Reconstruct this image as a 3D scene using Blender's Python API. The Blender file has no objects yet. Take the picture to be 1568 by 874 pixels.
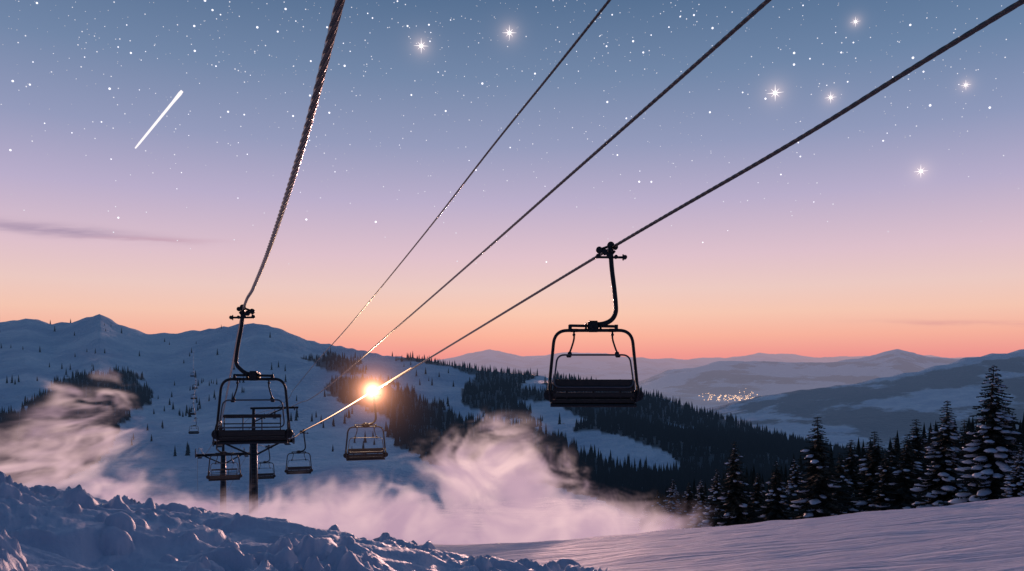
import bpy, math, random
import numpy as np
from mathutils import Vector, Matrix
random.seed(7); rng=np.random.default_rng(7)
scene=bpy.context.scene
F=1219.0; CU=784.0; HV=560.0     # survey constants: focal (px), principal bearing, horizon

# ------------------------------------------------------------------ noise
def _hash(ix,iy,s):
    h=(ix.astype(np.int64)*374761393+iy.astype(np.int64)*668265263+s*1442695041)&0xffffffff
    h=((h^(h>>13))*1274126177)&0xffffffff
    return ((h^(h>>16))&0xffffffff)/4294967295.0
def perlin(x,y,s=0):
    x=np.asarray(x,float);y=np.asarray(y,float)
    ix=np.floor(x);iy=np.floor(y);fx=x-ix;fy=y-iy
    def g(dx,dy):
        a=_hash(ix+dx,iy+dy,s)*2*np.pi
        return np.cos(a)*(fx-dx)+np.sin(a)*(fy-dy)
    u=fx**3*(fx*(fx*6-15)+10);v=fy**3*(fy*(fy*6-15)+10)
    return ((g(0,0)*(1-u)+g(1,0)*u)*(1-v)+(g(0,1)*(1-u)+g(1,1)*u)*v)*1.5
def fbm(x,y,o=5,s=0,gain=.5):
    t=0;a=1;f=1
    for i in range(o):
        t=t+a*perlin(x*f,y*f,s+i*17);a*=gain;f*=2.03
    return t
def billow(x,y,o=4,s=0,gain=.5):
    t=0;a=1;f=1
    for i in range(o):
        t=t+a*(1-2*np.abs(perlin(x*f,y*f,s+i*17)));a*=gain;f*=2.03
    return t
def sstep(a,b,x):
    t=np.clip((x-a)/(b-a),0,1);return t*t*(3-2*t)

# ------------------------------------------------------------------ materials
class NT:
    def __init__(s,nt): s.nt=nt
    def n(s,t,**k):
        nd=s.nt.nodes.new(t)
        for a,b in k.items(): setattr(nd,a,b)
        return nd
    def l(s,a,b): s.nt.links.new(a,b)
    def setin(s,sock,v):
        if isinstance(v,bpy.types.NodeSocket): s.l(v,sock)
        else: sock.default_value=v
    def m(s,op,a,b=0.0,c=0.0,clamp=False):
        nd=s.n('ShaderNodeMath',operation=op,use_clamp=clamp)
        for i,v in enumerate((a,b,c)): s.setin(nd.inputs[i],v)
        return nd.outputs[0]
    def vm(s,op,a,b=None):
        nd=s.n('ShaderNodeVectorMath',operation=op)
        s.setin(nd.inputs[0],a)
        if b is not None: s.setin(nd.inputs[1],b)
        return nd
    def ramp(s,f,stops,interp='LINEAR'):
        nd=s.n('ShaderNodeValToRGB');cr=nd.color_ramp;cr.interpolation=interp
        while len(cr.elements)<len(stops): cr.elements.new(0.5)
        for e,(p,c) in zip(cr.elements,stops):
            e.position=p;e.color=(c[0],c[1],c[2],1) if not np.isscalar(c) else (c,c,c,1)
        s.setin(nd.inputs[0],f);return nd.outputs[0]
    def mix(s,f,a,b,mode='MIX'):
        nd=s.n('ShaderNodeMix',data_type='RGBA',blend_type=mode)
        s.setin(nd.inputs[0],f)
        for i,v in ((6,a),(7,b)):
            if isinstance(v,tuple) and len(v)==3: v=(*v,1)
            s.setin(nd.inputs[i],v)
        return nd.outputs[2]
    def noise(s,vec,scale,detail=4,rough=.5,dist=0.0):
        nd=s.n('ShaderNodeTexNoise');nd.inputs['Scale'].default_value=scale
        nd.inputs['Detail'].default_value=detail;nd.inputs['Roughness'].default_value=rough
        nd.inputs['Distortion'].default_value=dist
        if vec is not None: s.l(vec,nd.inputs['Vector'])
        return nd
    def maprange(s,v,a,b,c=0.,d=1.,smooth=True):
        nd=s.n('ShaderNodeMapRange');nd.interpolation_type='SMOOTHSTEP' if smooth else 'LINEAR'
        s.setin(nd.inputs[0],v)
        for i,q in enumerate((a,b,c,d)): nd.inputs[i+1].default_value=q
        return nd.outputs[0]

def srgb(r,g,b):
    f=lambda c:(c/255/12.92) if c/255<=.04045 else ((c/255+.055)/1.055)**2.4
    return (f(r),f(g),f(b))

def newmat(name):
    m=bpy.data.materials.new(name);m.use_nodes=True
    nt=m.node_tree;nt.nodes.clear();h=NT(nt)
    out=h.n('ShaderNodeOutputMaterial')
    return m,h,out
def simple(name,col,rough=.6,metal=0.,var=.3,bump=0.,scale=8.):
    m,h,out=newmat(name)
    b=h.n('ShaderNodeBsdfPrincipled')
    tc=h.n('ShaderNodeTexCoord').outputs['Object']
    nz=h.noise(tc,scale,4,.6)
    c2=tuple(max(0,c*(1-var)) for c in col);c3=tuple(c*(1+var) for c in col)
    h.l(h.mix(nz.outputs[0],c2,c3),b.inputs['Base Color'])
    h.l(h.maprange(nz.outputs[0],.3,.7,max(.05,rough-.12),min(1,rough+.12)),b.inputs['Roughness'])
    b.inputs['Metallic'].default_value=metal
    if bump:
        bp=h.n('ShaderNodeBump');bp.inputs['Strength'].default_value=bump;bp.inputs['Distance'].default_value=.01
        h.l(nz.outputs[0],bp.inputs['Height']);h.l(bp.outputs[0],b.inputs['Normal'])
    h.l(b.outputs[0],out.inputs[0]);return m
def emis(name,col,strength,sample='NONE'):
    m,h,out=newmat(name);e=h.n('ShaderNodeEmission')
    e.inputs[0].default_value=(*col,1);e.inputs[1].default_value=strength
    h.l(e.outputs[0],out.inputs[0]);m.cycles.emission_sampling=sample;return m

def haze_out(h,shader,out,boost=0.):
    """aerial haze painted into the material as emission, a function of world position only"""
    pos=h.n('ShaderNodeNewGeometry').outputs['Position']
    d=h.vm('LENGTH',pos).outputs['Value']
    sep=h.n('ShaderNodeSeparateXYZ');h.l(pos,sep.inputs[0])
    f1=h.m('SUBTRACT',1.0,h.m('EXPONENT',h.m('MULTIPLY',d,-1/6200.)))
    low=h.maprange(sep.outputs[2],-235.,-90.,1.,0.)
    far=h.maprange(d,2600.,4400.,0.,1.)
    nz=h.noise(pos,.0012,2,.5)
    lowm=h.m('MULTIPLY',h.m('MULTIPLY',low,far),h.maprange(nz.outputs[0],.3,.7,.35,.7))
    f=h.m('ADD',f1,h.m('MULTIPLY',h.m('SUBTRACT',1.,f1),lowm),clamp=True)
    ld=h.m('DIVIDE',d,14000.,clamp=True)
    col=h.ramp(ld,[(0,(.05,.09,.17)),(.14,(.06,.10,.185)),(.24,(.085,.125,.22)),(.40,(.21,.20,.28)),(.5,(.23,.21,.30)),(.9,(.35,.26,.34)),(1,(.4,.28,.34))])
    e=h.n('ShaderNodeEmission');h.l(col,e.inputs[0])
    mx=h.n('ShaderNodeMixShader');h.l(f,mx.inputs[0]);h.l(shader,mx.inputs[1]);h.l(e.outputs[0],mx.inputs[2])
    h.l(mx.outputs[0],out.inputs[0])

# terrain snow
def mat_terrain():
    m,h,out=newmat('snow_terrain');b=h.n('ShaderNodeBsdfPrincipled')
    pos=h.n('ShaderNodeNewGeometry').outputs['Position']
    d=h.vm('LENGTH',pos).outputs['Value']
    at=h.n('ShaderNodeAttribute',attribute_name='forest').outputs['Fac']
    n1=h.noise(pos,.012,5,.6);n2=h.noise(pos,1.3,4,.6)
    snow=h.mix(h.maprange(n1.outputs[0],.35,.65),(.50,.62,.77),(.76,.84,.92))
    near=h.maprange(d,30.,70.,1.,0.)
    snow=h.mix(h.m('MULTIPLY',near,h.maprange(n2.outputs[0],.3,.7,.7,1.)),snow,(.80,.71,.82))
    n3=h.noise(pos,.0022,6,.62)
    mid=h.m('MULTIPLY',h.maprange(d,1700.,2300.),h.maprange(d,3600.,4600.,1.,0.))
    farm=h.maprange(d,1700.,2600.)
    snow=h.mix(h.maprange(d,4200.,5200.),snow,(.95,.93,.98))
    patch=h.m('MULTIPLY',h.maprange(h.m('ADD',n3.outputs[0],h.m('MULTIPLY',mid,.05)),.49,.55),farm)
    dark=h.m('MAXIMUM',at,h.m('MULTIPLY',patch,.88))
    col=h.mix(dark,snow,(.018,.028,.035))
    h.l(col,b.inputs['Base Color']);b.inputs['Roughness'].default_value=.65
    b.inputs['Specular IOR Level'].default_value=.25
    mp2=h.n('ShaderNodeMapping');h.l(pos,mp2.inputs[0]);mp2.inputs['Scale'].default_value=(.10,1.9,1);mp2.inputs['Rotation'].default_value=(0,0,math.radians(-3))
    g=h.noise(mp2.outputs[0],1.,5,.66,.2)
    hgt=h.m('ADD',h.m('MULTIPLY',h.m('MULTIPLY',g.outputs[0],near),.50),h.m('MULTIPLY',n2.outputs[0],.12))
    n4=h.noise(pos,.05,5,.6)
    hgt=h.m('ADD',hgt,h.m('MULTIPLY',h.m('MULTIPLY',n4.outputs[0],h.m('SUBTRACT',1.,near)),13.))
    bp=h.n('ShaderNodeBump');bp.inputs['Strength'].default_value=.9;bp.inputs['Distance'].default_value=1.
    h.l(hgt,bp.inputs['Height']);h.l(bp.outputs[0],b.inputs['Normal'])
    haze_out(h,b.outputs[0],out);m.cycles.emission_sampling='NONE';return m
def mat_bank():
    m,h,out=newmat('snow_bank_snow');b=h.n('ShaderNodeBsdfPrincipled')
    pos=h.n('ShaderNodeNewGeometry').outputs['Position']
    n2=h.noise(pos,5,5,.6);n3=h.noise(pos,45,3,.7)
    h.l(h.mix(n2.outputs[0],(.36,.44,.60),(.64,.67,.80)),b.inputs['Base Color'])
    b.inputs['Roughness'].default_value=.50;b.inputs['Specular IOR Level'].default_value=.4
    bp=h.n('ShaderNodeBump');bp.inputs['Strength'].default_value=.6;bp.inputs['Distance'].default_value=.03
    h.l(h.m('ADD',n2.outputs[0],h.m('MULTIPLY',n3.outputs[0],.25)),bp.inputs['Height']);h.l(bp.outputs[0],b.inputs['Normal'])
    h.l(b.outputs[0],out.inputs[0]);return m
def mat_forest():
    m,h,out=newmat('distant_needles');b=h.n('ShaderNodeBsdfPrincipled')
    pos=h.n('ShaderNodeNewGeometry').outputs['Position']
    n=h.noise(pos,.08,3,.6)
    h.l(h.mix(n.outputs[0],(.010,.017,.022),(.028,.038,.045)),b.inputs['Base Color'])
    b.inputs['Roughness'].default_value=.9;b.inputs['Specular IOR Level'].default_value=.1
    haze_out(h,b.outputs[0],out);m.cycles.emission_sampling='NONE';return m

M_terrain=mat_terrain();M_bank=mat_bank();M_forest=mat_forest()
M_paint=simple('dark_painted_steel',(.018,.022,.028),.38,.6,.4,.1,20)
M_steel=simple('galvanised_steel',(.10,.11,.13),.42,.9,.3,.1,15)
M_cable=simple('wire_rope',(.12,.105,.10),.26,1.,.35,.0,30)
M_pad=simple('black_seat_pad',(.012,.012,.014),.55,0.,.4,.2,12)
M_bark=simple('bark',(.04,.03,.025),.9,0,.4,.6,6)
M_needle=simple('spruce_needles',(.018,.030,.026),.85,0,.5,0,1.2)
M_tsnow=simple('branch_snow',(.50,.57,.70),.6,0,.15,.2,6)

# ------------------------------------------------------------------ mesh helpers
class MB:
    def __init__(s): s.v=[];s.f=[];s.mi=[]
    def add(s,v,f,mi=0):
        o=len(s.v);s.v.extend([tuple(p) for p in v])
        s.f.extend([tuple(i+o for i in q) for q in f]);s.mi.extend([mi]*len(f))
    def mesh(s,name,mats,smooth=True):
        me=bpy.data.meshes.new(name);me.from_pydata(s.v,[],s.f);me.update()
        for m in mats: me.materials.append(m)
        me.polygons.foreach_set('material_index',s.mi)
        me.polygons.foreach_set('use_smooth',[smooth]*len(s.f))
        return me
def catmull(P,k=8):
    P=[np.array(p,float) for p in P];P=[2*P[0]-P[1]]+P+[2*P[-1]-P[-2]];o=[]
    for i in range(1,len(P)-2):
        for j in range(k):
            t=j/k;a,b,c,d=P[i-1:i+3]
            o.append(.5*((2*b)+(-a+c)*t+(2*a-5*b+4*c-d)*t*t+(-a+3*b-3*c+d)*t**3))
    o.append(P[-2]);return o
def tube(pts,r,n=10,closed=False):
    pts=[np.array(p,float) for p in pts];N=len(pts);V=[];Fc=[]
    up=None
    for i,p in enumerate(pts):
        if closed: t=pts[(i+1)%N]-pts[i-1]
        else: t=pts[min(i+1,N-1)]-pts[max(i-1,0)]
        t=t/np.linalg.norm(t)
        if up is None:
            up=np.array([0,1,0.]) if abs(t[1])<.9 else np.array([1.,0,0])
        up=up-t*np.dot(up,t);up/=np.linalg.norm(up);s=np.cross(t,up)
        rr=r[i] if hasattr(r,'__len__') else r
        for k in range(n):
            a=2*math.pi*k/n;V.append(p+rr*(math.cos(a)*up+math.sin(a)*s))
    for i in range(N if closed else N-1):
        j=(i+1)%N
        for k in range(n):
            l=(k+1)%n;Fc.append((i*n+k,i*n+l,j*n+l,j*n+k))
    if not closed:
        Fc.append(tuple(reversed(range(n))));Fc.append(tuple((N-1)*n+k for k in range(n)))
    return V,Fc
import bmesh
def rbox(c,s,bev=.015,rot=None):
    bm=bmesh.new();bmesh.ops.create_cube(bm,size=1)
    bmesh.ops.scale(bm,vec=s,verts=bm.verts)
    bmesh.ops.bevel(bm,geom=list(bm.edges),offset=min(bev,min(s)*.4),segments=2,affect='EDGES')
    if rot is not None: bmesh.ops.rotate(bm,cent=(0,0,0),matrix=rot,verts=bm.verts)
    bm.verts.index_update()
    v=[np.array(x.co)+np.array(c) for x in bm.verts];f=[tuple(q.index for q in p.verts) for p in bm.faces]
    bm.free();return v,f
def wheel(c,r,w,axis='Y',n=20):
    a=np.array(c,float);d={'Y':np.array([0,1.,0]),'X':np.array([1.,0,0]),'Z':np.array([0,0,1.])}[axis]
    rs=[r*.85,r,r,r*.8,r*.8,r,r,r*.85];ts=[-.5,-.45,-.3,-.22,.22,.3,.45,.5]
    return tube([a+d*w*t for t in ts],rs,n)
def obj(name,me,parent=None,loc=(0,0,0)):
    o=bpy.data.objects.new(name,me);scene.collection.objects.link(o);o.location=loc
    if parent: o.parent=parent
    return o
def np_mesh(name,V,Q,mats,smooth=True):
    me=bpy.data.meshes.new(name);k=Q.shape[1]
    me.vertices.add(len(V));me.vertices.foreach_set('co',V.astype(np.float32).ravel())
    me.loops.add(Q.size);me.loops.foreach_set('vertex_index',Q.astype(np.int32).ravel())
    me.polygons.add(len(Q));me.polygons.foreach_set('loop_start',np.arange(0,Q.size,k,dtype=np.int32))
    me.polygons.foreach_set('loop_total',np.full(len(Q),k,dtype=np.int32))
    me.polygons.foreach_set('use_smooth',np.full(len(Q),smooth))
    me.update(calc_edges=True);me.validate()
    for m in mats: me.materials.append(m)
    return me

# ------------------------------------------------------------------ terrain
def P(u,pts):
    a=np.array(pts,float);return np.interp(u,a[:,0],a[:,1])
R1=[(-900,520),(-300,505),(0,495),(40,489),(80,500),(110,496),(152,486),(180,500),(225,514),(270,512),(330,501),(395,495),(430,503),(470,518),(530,530),(600,542),(660,552),(740,569),(800,568),(860,575),(960,590),(1060,620),(1140,645),(1200,665),(1290,690),(1568,715),(2600,760)]
D1=[(-900,1300),(300,1200),(500,1100),(700,950),(900,800),(1290,620),(1568,560),(2600,500)]
R2=[(-900,650),(1000,650),(1050,638),(1110,622),(1200,600),(1300,583),(1400,565),(1480,545),(1568,530),(1900,505),(2600,500)]
R3=[(-900,600),(900,600),(980,583),(1020,568),(1050,562),(1100,553),(1180,556),(1280,552),(1330,544),(1375,531),(1420,544),(1500,548),(1700,540),(2600,530)]
R4=[(-900,540),(0,550),(660,552),(700,544),(748,534),(800,545),(880,540),(960,545),(1050,551),(1100,547),(1160,541),(1250,548),(1320,543),(1600,550),(2600,545)]
V40=[(-900,835),(900,835),(1000,828),(1255,810),(1568,783),(2600,700)]
V75=[(-900,795),(900,800),(1255,822),(1568,800),(2600,700)]
def far_z_column(u,Y):
    d1=P(u,D1)
    ys=[40,75,200,380,d1*.62,d1,d1*1.6,2000,3000,3800,4800,6500,8500,13000,19000,60000]
    r1=P(u,R1)
    vs=[P(u,V40),P(u,V75),795,745,(745+r1)/2*.55+r1*.45+ -0,r1,HV+F*200/(d1*1.6),HV+F*225/2000,P(u,R2),HV+F*215/3800,HV+F*205/4800,P(u,R3),592,P(u,R4),575,561]
    vs[4]=r1+(745-r1)*.42
    v=np.interp(np.log(Y),np.log(ys),vs)
    return -(v-HV)/F*Y
TH=np.concatenate([np.radians(np.arange(-180,-50,2.5)),np.arctan(np.linspace(math.tan(math.radians(-50)),math.tan(math.radians(50)),900)),np.radians(np.arange(52.5,180,2.5))])
RR=np.concatenate([[.6,1.2,2,3,4],np.exp(np.linspace(math.log(5),math.log(30000),560))])
nT,nR=len(TH),len(RR)
X=np.zeros((nT,nR));Y=X.copy();Z=X.copy();U=X.copy()
for i,t in enumerate(TH):
    tc=max(-math.radians(58),min(math.radians(58),t))
    ye=RR*math.cos(tc);u=CU+F*math.tan(tc)
    X[i]=RR*math.sin(t);Y[i]=RR*math.cos(t)
    near=-1.6-.17*Y[i]+.1*X[i]
    near=np.where(RR>60,0,near)
    zf=far_z_column(u,np.maximum(ye,5))
    w=sstep(24,40,ye) if abs(t)<1.02 else sstep(24,60,RR)
    Z[i]=near*(1-w)+zf*w;U[i]=u
def add_noise(X,Y,Z):
    r=np.hypot(X,Y)
    z=Z+.09*fbm(X*.25,Y*.35,3,3)*sstep(3,10,r)+.045*fbm(X*.12,Y*.95,3,8)*sstep(3,10,r)*(1-sstep(40,60,r))
    z=z+sstep(60,200,r)*(1-sstep(1500,2200,r))*(5.5*fbm(X/130,Y/130,6,5,.48)+ sstep(300,600,r)*6*fbm(X/420,Y/420,3,9))
    z=z+sstep(1700,2600,r)*(22*fbm(X/700,Y/700,6,21,.55))*np.clip(r/6000,.6,1.6)
    return z
Z=add_noise(X,Y,Z)
def poly_in(u,v,poly):
    inside=np.zeros(u.shape,bool);n=len(poly);j=n-1
    for i in range(n):
        xi,yi=poly[i];xj,yj=poly[j]
        c=((yi>v)!=(yj>v))&(u<(xj-xi)*(v-yi)/(yj-yi+1e-9)+xi)
        inside^=c;j=i
    return inside
FOR=[[(-200,650),(0,640),(60,612),(110,575),(180,570),(235,590),(225,615),(190,640),(160,700),(100,735),(-200,760)],
     [(505,580),(570,575),(630,605),(700,640),(760,650),(830,655),(880,690),(960,718),(1045,716),(1100,790),(1000,800),(850,745),(760,735),(650,705),(600,680),(590,635),(500,605)],
     [(715,590),(735,566),(860,572),(960,588),(1060,618),(1140,643),(1290,688),(1700,720),(1700,830),(1290,800),(1100,790),(1050,712),(1010,688),(880,662),(840,640),(760,638),(705,615)],
     [(462,547),(520,543),(560,560),(540,575),(500,566)],
     [(610,539),(740,563),(730,572),(615,550)]]
GAP=[[(780,615),(850,612),(905,650),(870,655),(815,632)],[(820,650),(950,668),(1050,708),(1010,722),(930,712),(880,690)],
     [(820,575),(850,578),(840,600),(800,592)],[(1020,648),(1075,655),(1060,668),(1025,660)],[(840,745),(900,760),(990,800),(880,800),(830,770)]]
def forest_mask(x,y,z,soft=True):
    ye=np.maximum(y,1.);u=CU+F*x/ye;v=HV-F*z/ye
    u=u+fbm(x/45,y/45,3,41)*16;v=v+fbm(x/45,y/45,3,51)*7
    m=np.zeros(u.shape,bool)
    for p in FOR: m|=poly_in(u,v,p)
    for p in GAP: m&=~poly_in(u,v,p)
    d1=P(np.clip(u,-900,2600),D1)
    return m&(y>170)&(y<d1*1.12)
msk=forest_mask(X,Y,Z).astype(float)
V=np.stack([X,Y,Z],-1).reshape(-1,3)
idx=np.arange(nT*nR).reshape(nT,nR)
i2=np.roll(idx,-1,axis=0)
Q=np.stack([idx[:,:-1],idx[:,1:],i2[:,1:],i2[:,:-1]],-1).reshape(-1,4)[:, ::-1]
me=np_mesh('snowy_terrain',V,Q,[M_terrain])
at=me.attributes.new('forest','FLOAT','POINT');at.data.foreach_set('value',(msk.reshape(-1)*.92).astype(np.float32))
ter=obj('snowy_terrain',me)

front=np.where(np.abs(TH)<math.radians(50.1))[0];TF=TH[front];ZF=Z[front]
def ground(x,y):
    r=np.hypot(x,y);t=np.arctan2(x,y)
    fi=np.interp(t,TF,np.arange(len(TF)));fj=np.interp(r,RR,np.arange(nR))
    i=np.clip(fi.astype(int) if hasattr(fi,'astype') else int(fi),0,len(TF)-2);j=np.clip(fj.astype(int) if hasattr(fj,'astype') else int(fj),0,nR-2)
    a=fi-i;b=fj-j
    return (ZF[i,j]*(1-a)+ZF[i+1,j]*a)*(1-b)+(ZF[i,j+1]*(1-a)+ZF[i+1,j+1]*a)*b

# ------------------------------------------------------------------ distant forest (one mass)
def far_trees():
    N=150000
    bx=rng.uniform(-.78,.60,N);y=np.exp(rng.uniform(math.log(180),math.log(1350),N));x=bx*y
    z=ground(x,y);m=forest_mask(x,y,z)
    ye=y;u=CU+F*x/ye;v=HV-F*z/ye
    keep=m&(rng.random(N)<np.where(u<300,.42,.30))
    cl=fbm(x/60,y/60,3,77)
    sc=(~m)&(rng.random(N)<.028)&(cl>.24)&(v<700)&(u<600)
    sc2=(~m)&(u>600)&(u<780)&(v<650)&(rng.random(N)<.012)
    keep|=sc|sc2
    x,y,z=x[keep],y[keep],z[keep];N=len(x);print('far trees',N)
    hgt=rng.uniform(4.6,10.,N)*np.where(y>800,.95,1);hgt*=np.where(y<350,.8,1)
    rad=hgt*rng.uniform(.14,.19,N);rot=rng.uniform(0,6.28,N)
    tiers=4;k=7;tv=[];tf=[]
    for t in range(tiers):
        zb=.06+.21*t;zt=zb+.42 if t<tiers-1 else 1.0
        rb=(1-zb)*1.0
        o=len(tv);tv.append((0,0,zt))
        for j in range(k*2):
            a=math.pi*j/k+t*.4;q=rb*(1.0 if j%2==0 else .62);tv.append((math.cos(a)*q,math.sin(a)*q,zb-(.03 if j%2==0 else -.03)))
        for j in range(k*2): tf.append((o,o+1+j,o+1+(j+1)%(k*2)))
    tv=np.array(tv);tf=np.array(tf)
    c,s=np.cos(rot),np.sin(rot)
    vx=(tv[None,:,0]*c[:,None]-tv[None,:,1]*s[:,None])*rad[:,None]+x[:,None]
    vy=(tv[None,:,0]*s[:,None]+tv[None,:,1]*c[:,None])*rad[:,None]+y[:,None]
    lean=rng.normal(0,.02,N)
    vz=tv[None,:,2]*hgt[:,None]+z[:,None]-.5
    vx=vx+lean[:,None]*tv[None,:,2]*hgt[:,None]
    VV=np.stack([vx,vy,vz],-1).reshape(-1,3)
    QQ=(tf[None]+ (np.arange(N)*len(tv))[:,None,None]).reshape(-1,3)
    obj('distant_forest',np_mesh('distant_forest',VV,QQ,[M_forest],False))
far_trees()

# ------------------------------------------------------------------ near snow bank
def bank():
    nx,ny=680,460
    bx=np.linspace(-.95,.12,nx)[:,None];y=np.exp(np.linspace(math.log(2.0),math.log(15),ny))[None,:]
    x=bx*y+0*y;yy=y+0*bx;u=CU+F*bx
    ec=-(P(u,[(-400,752),(0,768),(150,788),(300,808),(450,834),(600,864),(780,904),(950,945)])-HV)/F
    yc=7.0
    z=ec*yc+0*y
    z=z - np.where(yy>yc,.045*(yy-yc)**2+.10*(yy-yc),0)
    z=z-.02*np.where(yy<yc,(yc-yy),0)
    wx=x+.25*fbm(x*1.1,yy*1.1,2,401);wy=yy+.25*fbm(x*1.1,yy*1.1,2,402)
    big=fbm(wx*.6,wy*.9,3,201)*.12
    xr=wx*.8+wy*.6;yr=-wx*.6+wy*.8
    drift=(1-np.abs(perlin(xr*.5,yr*1.7,261))*2)*.055+(1-np.abs(perlin(xr*1.1,yr*3.4,263))*2)*.03
    pil=billow(wx*1.7,wy*1.9,4,211,.5)
    lump=np.maximum(0,fbm(wx*3.4,wy*3.6,3,231,.5)+.1)
    amp=sstep(-.45,.35,fbm(x*.6,yy*.6,2,251))
    z=z+big+drift*(1.-.6*amp)+(.35+.65*amp)*(.062*pil)+amp*.14*lump+(.3+.7*amp)*.024*fbm(wx*8,wy*8,3,281)+.005*fbm(x*22,yy*22,2,271)
    for k in range(240):
        by=math.exp(random.uniform(math.log(2.6),math.log(8.8)));bb=random.uniform(-.8,.0);cx=bb*by
        r=random.choice((.03,.045,.06,.08,.11))*random.uniform(.7,1.2);d2=((x-cx)**2+(yy-by)**2)/r**2
        d2=d2*(1+.7*perlin(x*13,yy*13,300))
        z=z+np.where(d2<1,(np.maximum(0,1-d2))**.7*r*.9,0)
    Vv=np.stack([x,yy,z],-1).reshape(-1,3);id_=np.arange(nx*ny).reshape(nx,ny)
    q=np.stack([id_[:-1,:-1],id_[1:,:-1],id_[1:,1:],id_[:-1,1:]],-1).reshape(-1,4)
    obj('snow_bank',np_mesh('snow_bank',Vv,q,[M_bank]))
bank()

# ------------------------------------------------------------------ spruce trees
def spruce_mesh(name,H,seed,snow):
    r=random.Random(seed);b=MB()
    b.add(*tube([(0,0,-1.0),(0,0,H*.3),(.02*H*r.uniform(-1,1),.0,H*.7),(0,0,H*.98)],[H*.022,H*.017,H*.009,.01],8),mi=0)
    levels=int(H*5);R=H*r.uniform(.26,.29)
    for L in range(levels):
        t=.07+.92*(L/levels)**.92
        n=r.randint(6,9) if t<.85 else 5
        a0=r.uniform(0,6.28)
        for k in range(n):
            if r.random()<.08: continue
            a=a0+6.283*k/n+r.uniform(-.25,.25)
            ln=R*((1-t)**.85)*r.uniform(.58,1.18)+.06
            z0=t*H+r.uniform(-.06,.06)
            dr=r.uniform(.30,.55)*(1-t*.6)
            ca,sa=math.cos(a),math.sin(a)
            def pt(q): return (ca*ln*q,sa*ln*q,z0-dr*ln*(q*1.25-.45*q*q*q)+ (0.10*ln*(1-q) if t>.6 else 0))
            segs=max(4,int(ln*9))
            for s in range(segs):
                q=(s+.6)/segs;p=pt(q);p2=pt(min(1.12,q+1.4/segs))
                w=ln*.30*(1-q*.75)*r.uniform(.6,1.2)+.05
                for sd in (-1,1):
                    e=(p[0]+ca*w*.75-sd*sa*w,p[1]+sa*w*.75+sd*ca*w,p[2]-w*r.uniform(.25,.75))
                    m=((p[0]+p2[0])/2+ca*w*.1-sd*sa*w*.3,(p[1]+p2[1])/2+sa*w*.1+sd*ca*w*.3,p[2]-w*.55)
                    b.add([p,p2,e,m],[(0,1,2),(0,2,3)],1)
                h=w*r.uniform(.5,.9)
                b.add([p,p2,((p[0]+p2[0])/2+r.uniform(-.03,.03),(p[1]+p2[1])/2,p[2]-h)],[(0,1,2)],1)
            tp=pt(1.0);b.add([pt(.82),(tp[0]+ca*.08,tp[1]+sa*.08,tp[2]-.01),(tp[0],tp[1],tp[2]-.08)],[(0,1,2)],1)
            if r.random()<snow*(1.15-t*.6):
                q0=r.uniform(.3,.6);q1=r.uniform(.85,1.05);ns=5;pts=[];rs=[]
                for s in range(ns+1):
                    q=q0+(q1-q0)*s/ns;p=pt(q);ww=ln*.17*math.sin(math.pi*(.12+.8*s/ns))*r.uniform(.7,1.3)+.02
                    pts.append((p[0],p[1],p[2]+.02));rs.append(ww)
                vs,fs=tube(pts,rs,6)
                vs=[(v[0],v[1],pz+(v[2]-pz)*.42) for v,pz in ((v,pts[i//6][2]) for i,v in enumerate(vs))]
                b.add(vs,fs,2)
    return b.mesh(name,[M_bark,M_needle,M_tsnow],True)
meshes={('d',i):spruce_mesh('spruce_dark',8.,10+i,.16) for i in range(3)}
meshes.update({('s',i):spruce_mesh('spruce_snowy',8.,30+i,.72) for i in range(3)})
def tree(u,vtop,depth,kind,i,name='spruce_tree'):
    x=(u-CU)/F*depth;zt=-(vtop-HV)/F*depth;g=float(ground(x,depth))
    h=zt-g;o=obj(name,meshes[(kind,i%3)],None,(x,depth,g));s=h/8.
    o.scale=(s*random.uniform(1.05,1.28),)*2+(s,);o.rotation_euler=(random.uniform(-.02,.02),random.uniform(-.02,.02),random.uniform(0,6.28))
    return o
hero=[(1127,672,42,'d',0),(1255,634,40,'d',1),(1446,609,38,'s',0),(1522,554,34,'s',1),(1600,600,33,'s',2),(1562,680,30,'s',0),
      (1188,702,50,'d',2),(1403,638,52,'d',0),(1343,657,54,'d',1),(1372,665,56,'d',2),(1218,700,52,'s',1),(1302,670,58,'d',0),
      (1480,640,50,'d',1),(1328,672,60,'d',2),(1288,690,50,'d',1),(1425,650,58,'d',2),(1160,722,54,'d',0),(1097,716,52,'s',2),
      (1075,732,56,'s',1),(1055,736,60,'d',0),(1030,732,62,'s',0),(1008,748,60,'d',1),(990,764,64,'d',2),(1543,620,46,'d',0),(1690,560,36,'s',0),(1760,610,40,'d',1),
      (1387,662,47,'d',1),(1358,690,48,'d',0),(1462,660,54,'d',2),(1500,650,52,'d',0)]
for h in hero: tree(*h)
def stand():
    b=MB();r=random.Random(5)
    for k in range(260):
        u=r.uniform(975,1900);d=r.uniform(62,105);x=(u-CU)/F*d;g=float(ground(x,d))
        vt=P(u,[(975,772),(1100,730),(1250,698),(1400,660),(1568,635),(1900,630)])+r.uniform(-12,38)
        h=max(3,-(vt-HV)/F*d-g);R=h*r.uniform(.13,.18)
        for t in range(16):
            zb=h*(.05+.056*t);zt=zb+h*.13;rb=R*(1-(t/16))**.85+.05;kk=9;vs=[(x,d,g+zt)]
            a0=r.uniform(0,1)
            for j in range(kk*2):
                a=math.pi*j/kk+a0;q=rb*(r.uniform(.8,1.15) if j%2==0 else .45);vs.append((x+math.cos(a)*q,d+math.sin(a)*q,g+zb-(rb*.3 if j%2==0 else -.05)))
            b.add(vs,[(0,1+j,1+(j+1)%(kk*2)) for j in range(kk*2)],0)
    obj('spruce_stand',b.mesh('spruce_stand',[M_needle],False))
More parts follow.
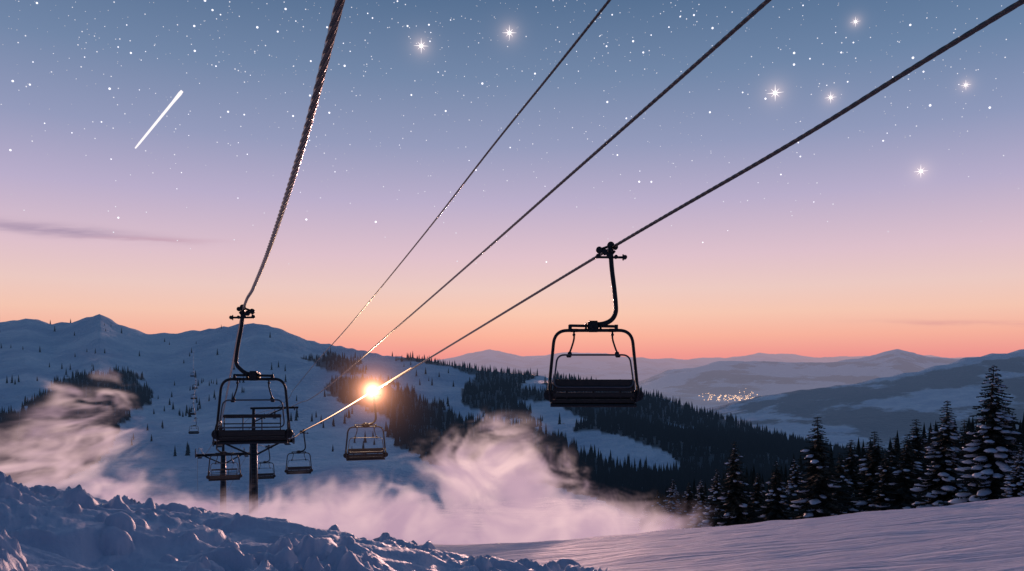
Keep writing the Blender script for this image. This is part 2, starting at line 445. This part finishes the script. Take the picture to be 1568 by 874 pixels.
stand()

# ------------------------------------------------------------------ cables
def cable_path(ctrl):
    pts=np.array(catmull(ctrl,40))
    seg=np.linalg.norm(np.diff(pts,axis=0),axis=1);s=np.concatenate([[0],np.cumsum(seg)])
    out=[];t=0
    while t<s[-1]:
        p=np.array([np.interp(t,s,pts[:,i]) for i in range(3)]);out.append((t,p))
        t+= .035 if 3<p[1]<16 else (.06 if p[1]<30 and p[1]>0 else .4)
    return out
def cable(name,ctrl,R,parent=None):
    path=cable_path(ctrl);n=30;K=6
    T=np.array([p for _,p in path]);tan=np.gradient(T,axis=0);tan/=np.linalg.norm(tan,axis=1)[:,None]
    up=np.array([0,0,1.]);
    A=np.cross(tan,up);A/=np.linalg.norm(A,axis=1)[:,None];B=np.cross(A,tan)
    s=np.array([t for t,_ in path]);ang=np.linspace(0,2*np.pi,n,endpoint=False)
    ph=ang[None,:]*K+ (s*2*np.pi/(R*5.2))[:,None]*1.0
    fade=np.where((T[:,1]>-1)&(T[:,1]<32),1.,0.)[:,None]
    rr=R*(1-.26*fade*np.abs(np.sin(ph/2))**3)
    Vv=T[:,None,:]+rr[...,None]*(np.cos(ang)[None,:,None]*A[:,None,:]+np.sin(ang)[None,:,None]*B[:,None,:])
    m=len(T);id_=np.arange(m*n).reshape(m,n);i2=np.roll(id_,-1,axis=1)
    q=np.stack([id_[:-1],i2[:-1],i2[1:],id_[1:]],-1).reshape(-1,4)[:, ::-1]
    return obj(name,np_mesh(name,Vv.reshape(-1,3),q,[M_cable]))
xa=lambda y:1.04-.3864*y
xd=lambda y:9.85-.4085*y
xc=lambda y:7.2-.37*y
xb=lambda y:5.9-.37*y
T1=(-24.35,75.);T2=(-39.9,110.)
A=[(xa(-25),-25,10.),(xa(0),0,4.2),(xa(6.1),6.1,2.8),(xa(8.9),8.9,2.28),(xa(13),13,1.87),(xa(17),17,1.66),(xa(21.5),21.5,1.47),(xa(30),30,-.05),(xa(42),42,-2.2),(xa(54),54,-4.2),(xa(65),65,-5.7),(xa(75),75,-6.9),(-35.5,92,-10.2),(-43.4,110,-12.),(-75,190,-30)]
D=[(xd(-25),-25,10.5),(xd(0),0,5.9),(xd(9.37),9.37,4.3),(xd(13),13,3.62),(xd(18.5),18.5,2.73),(xd(30),30,.72),(xd(42),42,-1.38),(xd(55),55,-3.6),(xd(67),67,-5.5),(xd(75),75,-6.9),(-26.9,88,-8.9),(-36.35,110,-12.),(-68,190,-30)]
C=[(xc(-25),-25,10.5),(xc(0),0,6.4),(xc(10.4),10.4,4.78),(xc(16),16,3.93),(xc(24),24,2.72),(xc(36),36,.95),(xc(50),50,-1.1),(xc(63),63,-2.7),(xc(75),75,-3.75),(-36.4,110,-8.9),(-68,190,-28)]
B=[(xb(-25),-25,12.),(xb(0),0,7.5),(xb(12),12,5.5),(xb(17),17,4.72),(xb(23.4),23.4,3.65),(xb(35),35,1.9),(xb(48),48,.15),(xb(61),61,-1.75),(xb(75),75,-3.75),(-37.7,110,-8.9),(-69.5,190,-28)]
cable('haul_cable',A,.037);cable('haul_cable',D,.036);cable('haul_cable',C,.031);cable('haul_cable',B,.022)
def at_y(ctrl,y):
    p=np.array(catmull(ctrl,40));return np.array([np.interp(y,p[:,1],p[:,i]) for i in range(3)])
# added glowing tube imitating glare on the haul cable either side of the lamp
def glare_tube():
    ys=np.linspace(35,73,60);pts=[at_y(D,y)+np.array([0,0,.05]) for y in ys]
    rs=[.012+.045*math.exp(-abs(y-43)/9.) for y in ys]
    m,h,out=newmat('cable_glare_emission');pos=h.n('ShaderNodeTexCoord').outputs['Object'];sp=h.n('ShaderNodeSeparateXYZ');h.l(pos,sp.inputs[0])
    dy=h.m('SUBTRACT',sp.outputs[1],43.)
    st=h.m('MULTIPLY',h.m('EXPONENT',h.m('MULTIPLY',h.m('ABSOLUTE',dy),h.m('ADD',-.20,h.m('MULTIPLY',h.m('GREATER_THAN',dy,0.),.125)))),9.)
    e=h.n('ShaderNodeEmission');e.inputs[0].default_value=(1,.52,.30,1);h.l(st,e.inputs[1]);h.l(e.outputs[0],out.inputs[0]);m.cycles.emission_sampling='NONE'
    b=MB();b.add(*tube(pts,rs,8));obj('cable_glare',b.mesh('cable_glare',[m]))
glare_tube()

# ------------------------------------------------------------------ chairs
def rrect(cx,z0,z1,w0,w1,y0,y1,rad=.16,k=6):
    cor=[(cx-w0,z0,y0),(cx+w0,z0,y0),(cx+w1,z1,y1),(cx-w1,z1,y1)];pts=[]
    for i in range(4):
        p=np.array(cor[i]);a=np.array(cor[i-1]);c=np.array(cor[(i+1)%4])
        da=(a-p)/np.linalg.norm(a-p);dc=(c-p)/np.linalg.norm(c-p)
        for j in range(k+1):
            t=j/k;q=(1-t)**2*(p+da*rad)+2*t*(1-t)*p+t*t*(p+dc*rad)
            pts.append((q[0],q[2],q[1]))
    return pts
def chair_parts(mir,variant):
    m=mir;cx=-.41 if m==1 else .30;parts={}
    g=MB();g.add(*rbox((0,0,-.02),(.12,.36,.11),.03))
    for (x,z,r) in ((-.27,0.0,.075),(-.14,-.05,.07),(.0,.10,.085),(.11,.06,.06),(-.02,-.12,.08),(-.30,-.14,.05),(.12,-.16,.045),(.33,-.17,.05)):
        g.add(*wheel((x*m,-.03,z),r,.10,'Y'))
    g.add(*tube([(-.32*m,0,-.16),(.34*m,0,-.17)],.028));g.add(*tube([(-.29*m,0,.0),(0,0,.10),(.12*m,0,.07)],.03))
    g.add(*tube([(-.27*m,0,.03),(-.27*m,0,-.15)],.022));g.add(*tube([(.29*m,0,-.10),(.29*m,0,-.24)],.018))
    g.add(*tube([(-.2*m,0,-.02),(0,0,-.14),(.1*m,0,-.02)],.028))
    parts['grip']=(g,[M_paint])
    h=MB();k_=1.0 if m==1 else -1.6
    h.add(*tube(catmull([(0,0,-.08),(.03*k_,0,-.45),(.08*k_,0,-.85),(.115*k_,0,-1.2),(.115*k_,0,-1.42),(.03*k_,0,-1.58),(cx*.34,0,-1.67),(cx,0,-1.71)],7),.055,14))
    h.add(*rbox((cx,0,-1.74),(.26,.2,.26),.03));h.add(*rbox((cx-.17,0,-1.74),(.05,.24,.18),.02));h.add(*rbox((cx+.17,0,-1.74),(.05,.24,.18),.02))
    h.add(*wheel((cx-.07,-.11,-1.74),.045,.04));h.add(*wheel((cx+.07,-.11,-1.74),.045,.04))
    parts['hanger']=(h,[M_paint])
    f=MB();f.add(*tube(rrect(cx,-1.83,-3.5,.9,1.07,0,-.02,.30,9),.038,12,True))
    f.add(*tube([(cx-.56,0,-1.72),(cx+.56,0,-1.74)],.034));
    for s in(-1,1):
        f.add(*tube([(cx+s*.54,0,-1.70),(cx+s*.54,0,-1.86)],.045))
        f.add(*rbox((cx+s*.45,-.02,-1.83),(.2,.09,.08),.02))
        f.add(*tube(catmull([(cx+s*.45,-.03,-1.85),(cx+s*.45,-.05,-2.02),(cx+s*.50,-.08,-2.2),(cx+s*.56,-.1,-2.36)],5),.022,8))
        f.add(*wheel((cx+s*.45,-.03,-1.93),.035,.06));f.add(*wheel((cx+s*.55,-.1,-2.36),.05,.07));f.add(*rbox((cx+s*.57,-.1,-2.42),(.12,.07,.06),.015))
        f.add(*tube(catmull([(cx+s*.99,-.2,-3.45),(cx+s*1.03,-.25,-3.2),(cx+s*1.0,-.05,-2.98),(cx+s*.98,.3,-3.02),(cx+s*1.0,.42,-3.25),(cx+s*.99,.36,-3.46)],6),.03,8))
        f.add(*wheel((cx+s*1.03,-.12,-3.30),.13,.12))
    f.add(*tube([(cx-1.0,-.12,-3.53),(cx+1.0,-.12,-3.53)],.045));f.add(*tube([(cx-1.0,.3,-3.52),(cx+1.0,.3,-3.52)],.03))
    for s in(-.6,0,.6): f.add(*tube([(cx+s,-.14,-3.53),(cx+s,.32,-3.52)],.022))
    parts['frame']=(f,[M_paint])
    r=MB();r.add(*tube(rrect(cx,-2.39,-3.12,.84,.93,-.12,-.26,.17,6),.021,8,True))
    parts['restraint_bar']=(r,[M_steel])
    bk=MB()
    if variant==0:
        bk.add(*rbox((cx,-.2,-3.03),(1.88,.055,.17),.025));bk.add(*rbox((cx,-.21,-3.17),(1.9,.06,.09),.02));bk.add(*rbox((cx,-.22,-3.29),(1.92,.06,.11),.02))
        for s in(-.62,0,.62): bk.add(*rbox((cx+s,-.16,-3.16),(.05,.04,.44),.01))
        bk.add(*rbox((cx-.9,-.18,-3.17),(.06,.1,.5),.02));bk.add(*rbox((cx+.9,-.18,-3.17),(.06,.1,.5),.02))
    else:
        bk.add(*rbox((cx,-.2,-2.82),(1.66,.05,.10),.02));bk.add(*rbox((cx,-.2,-3.02),(1.66,.03,.03),.01))
        bk.add(*rbox((cx,-.21,-3.27),(1.92,.06,.16),.025));bk.add(*rbox((cx,-.21,-3.4),(1.92,.05,.05),.015))
        for s in(-.8,-.27,.27,.8): bk.add(*rbox((cx+s,-.17,-3.08),(.03,.03,.56),.01))
    parts['backrest']=(bk,[M_pad])
    st=MB()
    for i in range(4):
        st.add(*rbox((cx,-.12+i*.13,-3.44-.012*math.sin(i)),(1.92,.115,.07),.025))
    st.add(*rbox((cx,.37,-3.42),(1.92,.06,.12),.025))
    parts['seat']=(st,[M_pad])
    return {k:b.mesh('chair_'+k,mt,True) for k,(b,mt) in parts.items()}
CH={(m,v):chair_parts(m,v) for m,v in ((1,0),(-1,1))}
for d in CH.values():
    for me_ in d.values():
        for p in me_.polygons: p.use_smooth=len(p.vertices)<=4 and p.area<.02
def chair(pos,key,yaw,scale=(1,1,1),tilt=0.):
    e=bpy.data.objects.new('chairlift_chair',None);scene.collection.objects.link(e);e.empty_display_size=.2
    e.location=pos;e.rotation_euler=(0,tilt,math.radians(yaw));e.scale=scale
    for k,me_ in CH[key].items(): obj(k,me_,e)
    return e
chair(at_y(D,18.5)+np.array([0,0,-.04]),(1,0),-3,(.99,1,1.02))
chair(at_y(A,21.5),(-1,1),9,(.91,.9,1.))
chair(at_y(D,42),(1,0),16)
chair(at_y(D,67),(1,0),16)
chair(at_y(A,54),(-1,1),18)
chair(at_y(D,88),(1,0),18)
FL=[(-66,165,-11.4),(-71.5,180,-11.8),(-96,240,-11.2),(-119.5,300,-9.),(-135,340,-6.2),(-152,380,-1.6),(-190,475,9.)]
for i,y in enumerate((180,240,300,340,380)): chair(at_y(FL,y),(1,0),20)

def tower(loc,name='lift_tower'):
    e=bpy.data.objects.new(name,None);scene.collection.objects.link(e);e.location=loc;e.rotation_euler=(0,0,math.radians(21))
    g=float(ground(loc[0],loc[1]));hh=loc[2]-g+1.5
    b=MB();b.add(*tube([(0,0,-hh),(0,0,-hh*.5),(0,0,-.2)],[.46,.40,.33],20));b.add(*tube([(0,0,-hh),(0,0,-hh+.9)],.75,16))
    b.add(*tube([(0,0,-.2),(0,0,2.95)],[.2,.13],14));obj('mast',b.mesh('tower_mast',[M_paint]),e)
    b=MB();b.add(*rbox((0,0,-.25),(7.3,.42,.36),.05));b.add(*rbox((1.9,0,2.9),(4.4,.2,.2),.03))
    for s in(-1,1):
        b.add(*tube([(0,0,-1.6),(s*2.4,0,-.4)],.09,10));b.add(*tube([(s*3.55,-1.4,.55),(s*3.55,-1.4,-.3),(s*3.55,1.4,-.3),(s*3.55,1.4,.55)],.05,8))
    b.add(*tube([(0,0,1.6),(2.6,0,2.8)],.06,8));obj('crossarm',b.mesh('tower_crossarm',[M_paint]),e)
    b=MB()
    for s in(-1,1):
        b.add(*rbox((s*3.55,0,-.02),(.12,3.0,.16),.03))
        for k in range(6): b.add(*wheel((s*3.55,-1.35+k*.54,-.26+.0),.22,.12,'X',18))
    b.add(*wheel((3.75,0,2.82),.2,.1,'X'));b.add(*wheel((2.45,0,2.82),.2,.1,'X'));obj('sheave_trains',b.mesh('tower_sheaves',[M_steel]),e)
    b=MB()
    for s in(-1,1):
        b.add(*rbox((s*3.0,0,-.5),(.5,3.2,.05),.01))
        for q in(-1.5,0,1.5): b.add(*tube([(s*2.75,q,-.5),(s*2.75,q,.5)],.025,6))
        b.add(*tube([(s*2.75,-1.5,.5),(s*2.75,1.5,.5)],.025,6))
    obj('catwalk',b.mesh('tower_catwalk',[M_steel]),e)
    b=MB()
    for s in(-.2,.2): b.add(*tube([(s,-.55,-hh+.5),(s,-.5,-.4)],.025,6))
    k=-hh+.6
    while k<-.5: b.add(*tube([(-.2,-.54,k),(.2,-.54,k)],.016,6));k+=.35
    obj('ladder',b.mesh('tower_ladder',[M_steel]),e)
tower((T1[0],T1[1],-6.9));tower((T2[0],T2[1],-12.))
cable('haul_cable',[tuple(p) for p in FL],.03)

# ------------------------------------------------------------------ bright lamp at third chair's grip
lp=at_y(D,42);lp=lp+np.array([.0,-.25,.05])
le=bpy.data.objects.new('cable_lamp',None);scene.collection.objects.link(le);le.location=lp
b=MB();b.add(*tube([(0,0,-.2),(0,0,-.15),(0,0,0),(0,0,.15),(0,0,.2)],[.06,.18,.22,.18,.06],16));obj('bulb',b.mesh('lamp_bulb',[emis('lamp_glow',(1,.78,.5),60)]),le)
b=MB();b.add(*tube([(0,.10,-.2),(0,.22,-.2),(0,.25,0),(0,.22,.2)],.03,8));obj('bracket',b.mesh('lamp_bracket',[M_paint]),le)
R_=5.5
bm=bmesh.new();bmesh.ops.create_icosphere(bm,subdivisions=3,radius=R_);gm=bpy.data.meshes.new('lamp_halo');bm.to_mesh(gm);bm.free()
m,h,out=newmat('halo_emission')  # added self-emitting sphere that paints the glow around the lamp
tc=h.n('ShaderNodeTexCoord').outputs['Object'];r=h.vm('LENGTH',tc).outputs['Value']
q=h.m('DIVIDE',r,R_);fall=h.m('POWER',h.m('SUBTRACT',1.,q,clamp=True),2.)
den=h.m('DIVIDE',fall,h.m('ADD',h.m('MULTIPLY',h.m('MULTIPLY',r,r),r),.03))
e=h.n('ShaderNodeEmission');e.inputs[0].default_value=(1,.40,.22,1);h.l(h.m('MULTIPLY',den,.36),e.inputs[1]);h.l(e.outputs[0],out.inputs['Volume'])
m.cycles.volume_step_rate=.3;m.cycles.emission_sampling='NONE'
gm.materials.append(m);obj('glow_halo',gm,le)
ld=bpy.data.lights.new('lamp_light','POINT');ld.energy=1000;ld.color=(1,.6,.35);ld.shadow_soft_size=.15
lo=bpy.data.objects.new('lamp_light',ld);scene.collection.objects.link(lo);lo.parent=le;lo.location=(0,-.35,.1)

# ------------------------------------------------------------------ drifting snow mist: density grid built once by geometry nodes
def mist():
    ng=bpy.data.node_groups.new('mist_density','GeometryNodeTree')
    ng.interface.new_socket('Geometry',in_out='OUTPUT',socket_type='NodeSocketGeometry')
    h=NT(ng);go=h.n('NodeGroupOutput')
    vc=h.n('GeometryNodeVolumeCube')
    lo_=(-46,28,-15);hi=(12,60,2)
    vc.inputs['Min'].default_value=lo_;vc.inputs['Max'].default_value=hi
    vc.inputs['Resolution X'].default_value=420;vc.inputs['Resolution Y'].default_value=110;vc.inputs['Resolution Z'].default_value=180
    pos=h.n('GeometryNodeInputPosition').outputs[0]
    sp=h.n('ShaderNodeSeparateXYZ');h.l(pos,sp.inputs[0]);x,y,z=sp.outputs
    mp=h.vm('MULTIPLY',pos,(.19,.07,.27)).outputs[0]
    w=h.noise(mp,.9,2,.5)
    wv=h.vm('SCALE',w.outputs['Color']);wv.inputs['Scale'].default_value=2.8
    wp=h.vm('ADD',mp,wv.outputs[0]).outputs[0]
    n0=h.noise(wp,1.0,6,.6,1.1).outputs[0]
    nb=h.noise(mp,.55,2,.5,.4).outputs[0]
    def fila(sc,k,dd):
        f=h.m('SUBTRACT',1.,h.m('MULTIPLY',h.m('ABSOLUTE',h.m('SUBTRACT',h.noise(wp,sc,2,.5,dd).outputs[0],.5)),k))
        return h.m('MAXIMUM',f,0.)
    fil=h.m('ADD',fila(.8,9.,1.6),h.m('MULTIPLY',fila(1.7,7.,1.2),.6))
    def blob(cx,cy,cz,rx,ry,rz,a):
        dx=h.m('DIVIDE',h.m('SUBTRACT',x,cx),rx);dy=h.m('DIVIDE',h.m('SUBTRACT',y,cy),ry);dz=h.m('DIVIDE',h.m('SUBTRACT',z,cz),rz)
        d=h.m('ADD',h.m('ADD',h.m('MULTIPLY',dx,dx),h.m('MULTIPLY',dy,dy)),h.m('MULTIPLY',dz,dz))
        return h.m('MULTIPLY',h.m('EXPONENT',h.m('MULTIPLY',d,-1.)),a)
    env=blob(-0.9,40,-4.8,2.9,4.5,1.9,1.08)
    for bl in ((-3.8,40,-6.2,2.4,4.5,1.7,.66),(1.6,39,-6.9,2.6,4.5,2.0,.85),(5.0,36,-7.7,3.6,5,1.5,.9),(2.,36,-9.0,7,6,1.6,.9),(-6,42,-9.2,7,7,1.9,1.05),(-14,44,-10.3,10,7,1.9,1.1),(-24,46,-10.2,9,7,2.0,1.0),
               (-9.5,42,-7.1,3.0,5,1.6,.5),(-21.5,46,-7.2,2.6,5,1.6,.32),(-15.2,44,-7.4,2.2,5,1.5,.25),(-25.5,48,-2.8,2.4,5,3.2,.52),(-28.5,49,-6.5,5,6,3.0,.66),(-38,52,-6,6,7,3.8,.5)):
        env=h.m('ADD',env,blob(*bl))
    env=h.m('MINIMUM',env,1.3)
    tex=h.m('ADD',h.m('MULTIPLY',h.m('SUBTRACT',n0,.5),3.0),h.m('MULTIPLY',h.m('SUBTRACT',fil,.5),.52))
    tex=h.m('ADD',tex,h.m('MULTIPLY',h.m('SUBTRACT',nb,.5),1.1))
    dens=h.m('SUBTRACT',h.m('ADD',env,h.m('MULTIPLY',tex,.87)),.56)
    dens=h.m('MULTIPLY',dens,h.maprange(env,.06,.40))
    dens=h.m('POWER',h.maprange(dens,0.0,1.1,0,1.,False),1.2)
    edge=h.m('MULTIPLY',h.maprange(y,28.5,32.),h.maprange(y,53.,59.,1.,0.))
    dens=h.m('MULTIPLY',dens,edge)
    h.l(dens,vc.inputs['Density'])
    m,hm,out=newmat('snow_mist')
    a=hm.n('ShaderNodeAttribute',attribute_name='density').outputs['Fac']
    p2=hm.n('ShaderNodeTexCoord').outputs['Object'];s2=hm.n('ShaderNodeSeparateXYZ');hm.l(p2,s2.inputs[0])
    up=hm.maprange(s2.outputs[2],-10.5,-4.5)
    p3=hm.vm('MULTIPLY',p2,(.33,.10,.45)).outputs[0]
    vz=hm.noise(p3,1.,3,.6,1.4).outputs[0]
    col=hm.mix(up,(.54,.36,.45),(.95,.64,.64))  # shading painted into the mist's own glow: brighter top, noise-darkened folds
    col=hm.mix(hm.maprange(vz,.40,.62,.72,0.),col,(.41,.26,.38))
    ab=hm.n('ShaderNodeVolumeAbsorption');ab.inputs[0].default_value=(0,0,0,1);hm.l(hm.m('MULTIPLY',a,.95),ab.inputs[1])
    em=hm.n('ShaderNodeEmission');hm.l(col,em.inputs[0]);hm.l(hm.m('MULTIPLY',a,1.0),em.inputs[1])
    a1=hm.n('ShaderNodeAddShader');hm.l(ab.outputs[0],a1.inputs[0]);hm.l(em.outputs[0],a1.inputs[1])
    hm.l(a1.outputs[0],out.inputs['Volume']);m.cycles.volume_step_rate=5.;m.cycles.emission_sampling='NONE'
    sm=h.n('GeometryNodeSetMaterial');sm.inputs['Material'].default_value=m
    h.l(vc.outputs[0],sm.inputs[0]);h.l(sm.outputs[0],go.inputs[0])
    me=bpy.data.meshes.new('drifting_mist');me.materials.append(m);o=obj('drifting_mist',me)
    md=o.modifiers.new('mist','NODES');md.node_group=ng
mist()

# ------------------------------------------------------------------ stars, meteor, town
DS=26000.
def dirp(u,v,d=DS):
    w=np.array([(u-CU)/F,1,-(v-HV)/F]);return w/np.linalg.norm(w)*d
ico=bmesh.new();bmesh.ops.create_icosphere(ico,subdivisions=1,radius=1);iv=[np.array(v.co) for v in ico.verts];ifc=[tuple(q.index for q in f.verts) for f in ico.faces];ico.free()
r=random.Random(3)
bs=[[],[],[]]
for k in range(19000):
    t=r.uniform(.12,.98);el=math.asin(t);az=r.uniform(-1.3,1.3)
    if r.random()>min(1,max(0,(t-.11)/.26))**1.4*.95: continue
    w=np.array([math.sin(az)*math.cos(el),math.cos(az)*math.cos(el),math.sin(el)])*DS
    c=r.random();sz=(11 if c<.6 else 17 if c<.94 else 30)*r.uniform(.7,1.2);li=0 if c<.5 else 1 if c<.9 else 2
    bs[li].append((w,sz))
st=bpy.data.objects.new('stars',None);scene.collection.objects.link(st)
for li,(strg,nm) in enumerate(((.62,'faint_stars'),(.95,'medium_stars'),(1.5,'clear_stars'))):
    b=MB()
    for w,sz in bs[li]: b.add([w+v*sz for v in iv],ifc)
    obj(nm,b.mesh(nm,[emis(nm,(.92,.90,1.),strg)],False),st)
BR=[(645,70,1.),(780,50,1.),(1187,142,1.1),(1272,149,.75),(1410,262,.85),(1310,33,.6),(1479,130,.6)]
b=MB()
for u,v,s in BR:
    w=dirp(u,v);b.add([w+q*60*s for q in iv],ifc)
    f=w/np.linalg.norm(w);sx=np.cross(f,[0,0,1]);sx/=np.linalg.norm(sx);sy=np.cross(sx,f)
    for a,L in ((0,220),(math.pi/2,220),(math.pi/4,150),(-math.pi/4,150)):
        dv=sx*math.cos(a)+sy*math.sin(a)
        b.add(*tube([w-dv*L*s,w-dv*L*.3*s,w,w+dv*L*.3*s,w+dv*L*s],[1,8*s,20*s,8*s,1],6))
obj('bright_stars',b.mesh('bright_stars',[emis('bright_star',(1,.93,.93),1.6)],False),st)
a=dirp(207,227);c=dirp(279,139);b=MB();b.add(*tube([a+(c-a)*t for t in(0,.1,.4,.8,.95,1)],[20,30,34,38,52,40],8))
obj('shooting_star',b.mesh('shooting_star',[emis('meteor',(1,.93,.95),1.1)],True))
b=MB()
for k in range(150):
    u=r.gauss(1122,20) if k%3 else r.uniform(1075,1170);v=608+r.gauss(0,3.)-(u-1120)*.02;d=4600+(610-v)*60
    x=(u-CU)/F*d;z=max(float(ground(x,d))+8,-(v-HV)/F*d);sz=r.uniform(1.,3.2)
    b.add([np.array([x,d,z])+q*sz for q in iv],ifc)
obj('town_lights',b.mesh('town_lights',[emis('town_lamps',(1,.6,.36),1.8)],False))

# ------------------------------------------------------------------ world
SAZ=math.radians(2.0);SEL=math.radians(4.0)
wd=bpy.data.worlds.new('World');scene.world=wd;wd.use_nodes=True;wd.node_tree.nodes.clear();h=NT(wd.node_tree)
out=h.n('ShaderNodeOutputWorld');dr=h.n('ShaderNodeTexCoord').outputs['Generated']
nrm=h.vm('NORMALIZE',dr).outputs[0];sp=h.n('ShaderNodeSeparateXYZ');h.l(nrm,sp.inputs[0]);sx,sy,sz=sp.outputs
front=h.ramp(h.m('MULTIPLY',sz,2.,clamp=True),[(0.0,srgb(228,138,142)),(.03,srgb(240,152,146)),(.075,srgb(248,178,158)),(.13,srgb(247,199,179)),(.19,srgb(238,203,196)),(.27,srgb(224,194,206)),(.40,srgb(188,176,206)),(.53,srgb(150,157,191)),(.68,srgb(116,137,171)),(.84,srgb(86,113,148)),(1,srgb(66,94,130))])
back=h.ramp(h.m('MULTIPLY',sz,1.,clamp=True),[(0,(.055,.09,.165)),(.15,(.09,.12,.21)),(.4,(.075,.12,.23)),(1,(.038,.078,.158))])
ff=h.maprange(sy,-.15,.62);
col=h.mix(ff,back,front)
az=h.m('DIVIDE',sx,h.m('MAXIMUM',sy,.1));el=h.m('DIVIDE',sz,h.m('MAXIMUM',sy,.1))
rt=h.m('MULTIPLY',h.maprange(az,-.1,.75),h.maprange(sz,.1,.4))
col=h.mix(h.m('MULTIPLY',rt,.45),col,h.mix(1.,col,(.66,.86,.92),'MULTIPLY'))
def cloud(cu,cv,ru,rv,slope,amt,colr,col):
    cx=(cu-CU)/F;cz=-(cv-HV)/F
    dx=h.m('DIVIDE',h.m('SUBTRACT',az,cx),ru/F)
    line=h.m('ADD',cz,h.m('MULTIPLY',h.m('SUBTRACT',az,cx),slope))
    cmb=h.n('ShaderNodeCombineXYZ');h.l(h.m('MULTIPLY',az,9.),cmb.inputs[0]);h.l(h.m('MULTIPLY',el,70.),cmb.inputs[1])
    nn=h.noise(cmb.outputs[0],1.,3,.6).outputs[0]
    dz=h.m('DIVIDE',h.m('ADD',h.m('SUBTRACT',el,line),h.m('MULTIPLY',h.m('SUBTRACT',nn,.5),.012)),rv/F)
    g=h.m('EXPONENT',h.m('MULTIPLY',h.m('ADD',h.m('MULTIPLY',dx,dx),h.m('MULTIPLY',dz,dz)),-1.))
    g=h.m('MULTIPLY',h.m('MULTIPLY',g,h.maprange(nn,.25,.6)),amt)
    return h.mix(g,col,colr)
col=cloud(70,350,150,9,-.09,.75,srgb(158,138,168),col)
col=cloud(230,366,90,4,-.03,.4,srgb(190,140,160),col)
col=cloud(1500,495,130,4,-.02,.5,srgb(205,140,150),col)
for u,v,s in BR:
    w=dirp(u,v,1.);dt=h.vm('DISTANCE',nrm,tuple(w)).outputs['Value']
    g=h.m('EXPONENT',h.m('MULTIPLY',dt,-170./s));col=h.mix(h.m('MULTIPLY',g,.75),col,(1.,.8,.82))
bg=h.n('ShaderNodeBackground');h.l(col,bg.inputs[0]);bg.inputs[1].default_value=.97
sky=h.n('ShaderNodeTexSky',sky_type='NISHITA');sky.sun_disc=False;sky.sun_elevation=SEL;sky.sun_rotation=SAZ
bg2=h.n('ShaderNodeBackground');h.l(sky.outputs[0],bg2.inputs[0]);bg2.inputs[1].default_value=.001
ad=h.n('ShaderNodeAddShader');h.l(bg.outputs[0],ad.inputs[0]);h.l(bg2.outputs[0],ad.inputs[1]);h.l(ad.outputs[0],out.inputs[0])
s=bpy.data.lights.new('sun','SUN');s.energy=1.15;s.angle=math.radians(1.5);s.color=(1,.55,.47)
so=bpy.data.objects.new('sun',s);scene.collection.objects.link(so)
dv=Vector((math.sin(SAZ)*math.cos(SEL),math.cos(SAZ)*math.cos(SEL),math.sin(SEL)));so.rotation_euler=dv.to_track_quat('Z','Y').to_euler()
# ------------------------------------------------------------------ camera
cd=bpy.data.cameras.new('camera');cam=bpy.data.objects.new('camera',cd);scene.collection.objects.link(cam)
cd.sensor_width=36;cd.lens=36*F/1568;cd.shift_y=(HV-437)/1568.;cam.rotation_euler=(math.pi/2,0,0)
cd.clip_start=.1;cd.clip_end=100000;scene.camera=cam
scene.view_settings.view_transform='Standard';scene.view_settings.look='None';scene.view_settings.exposure=0
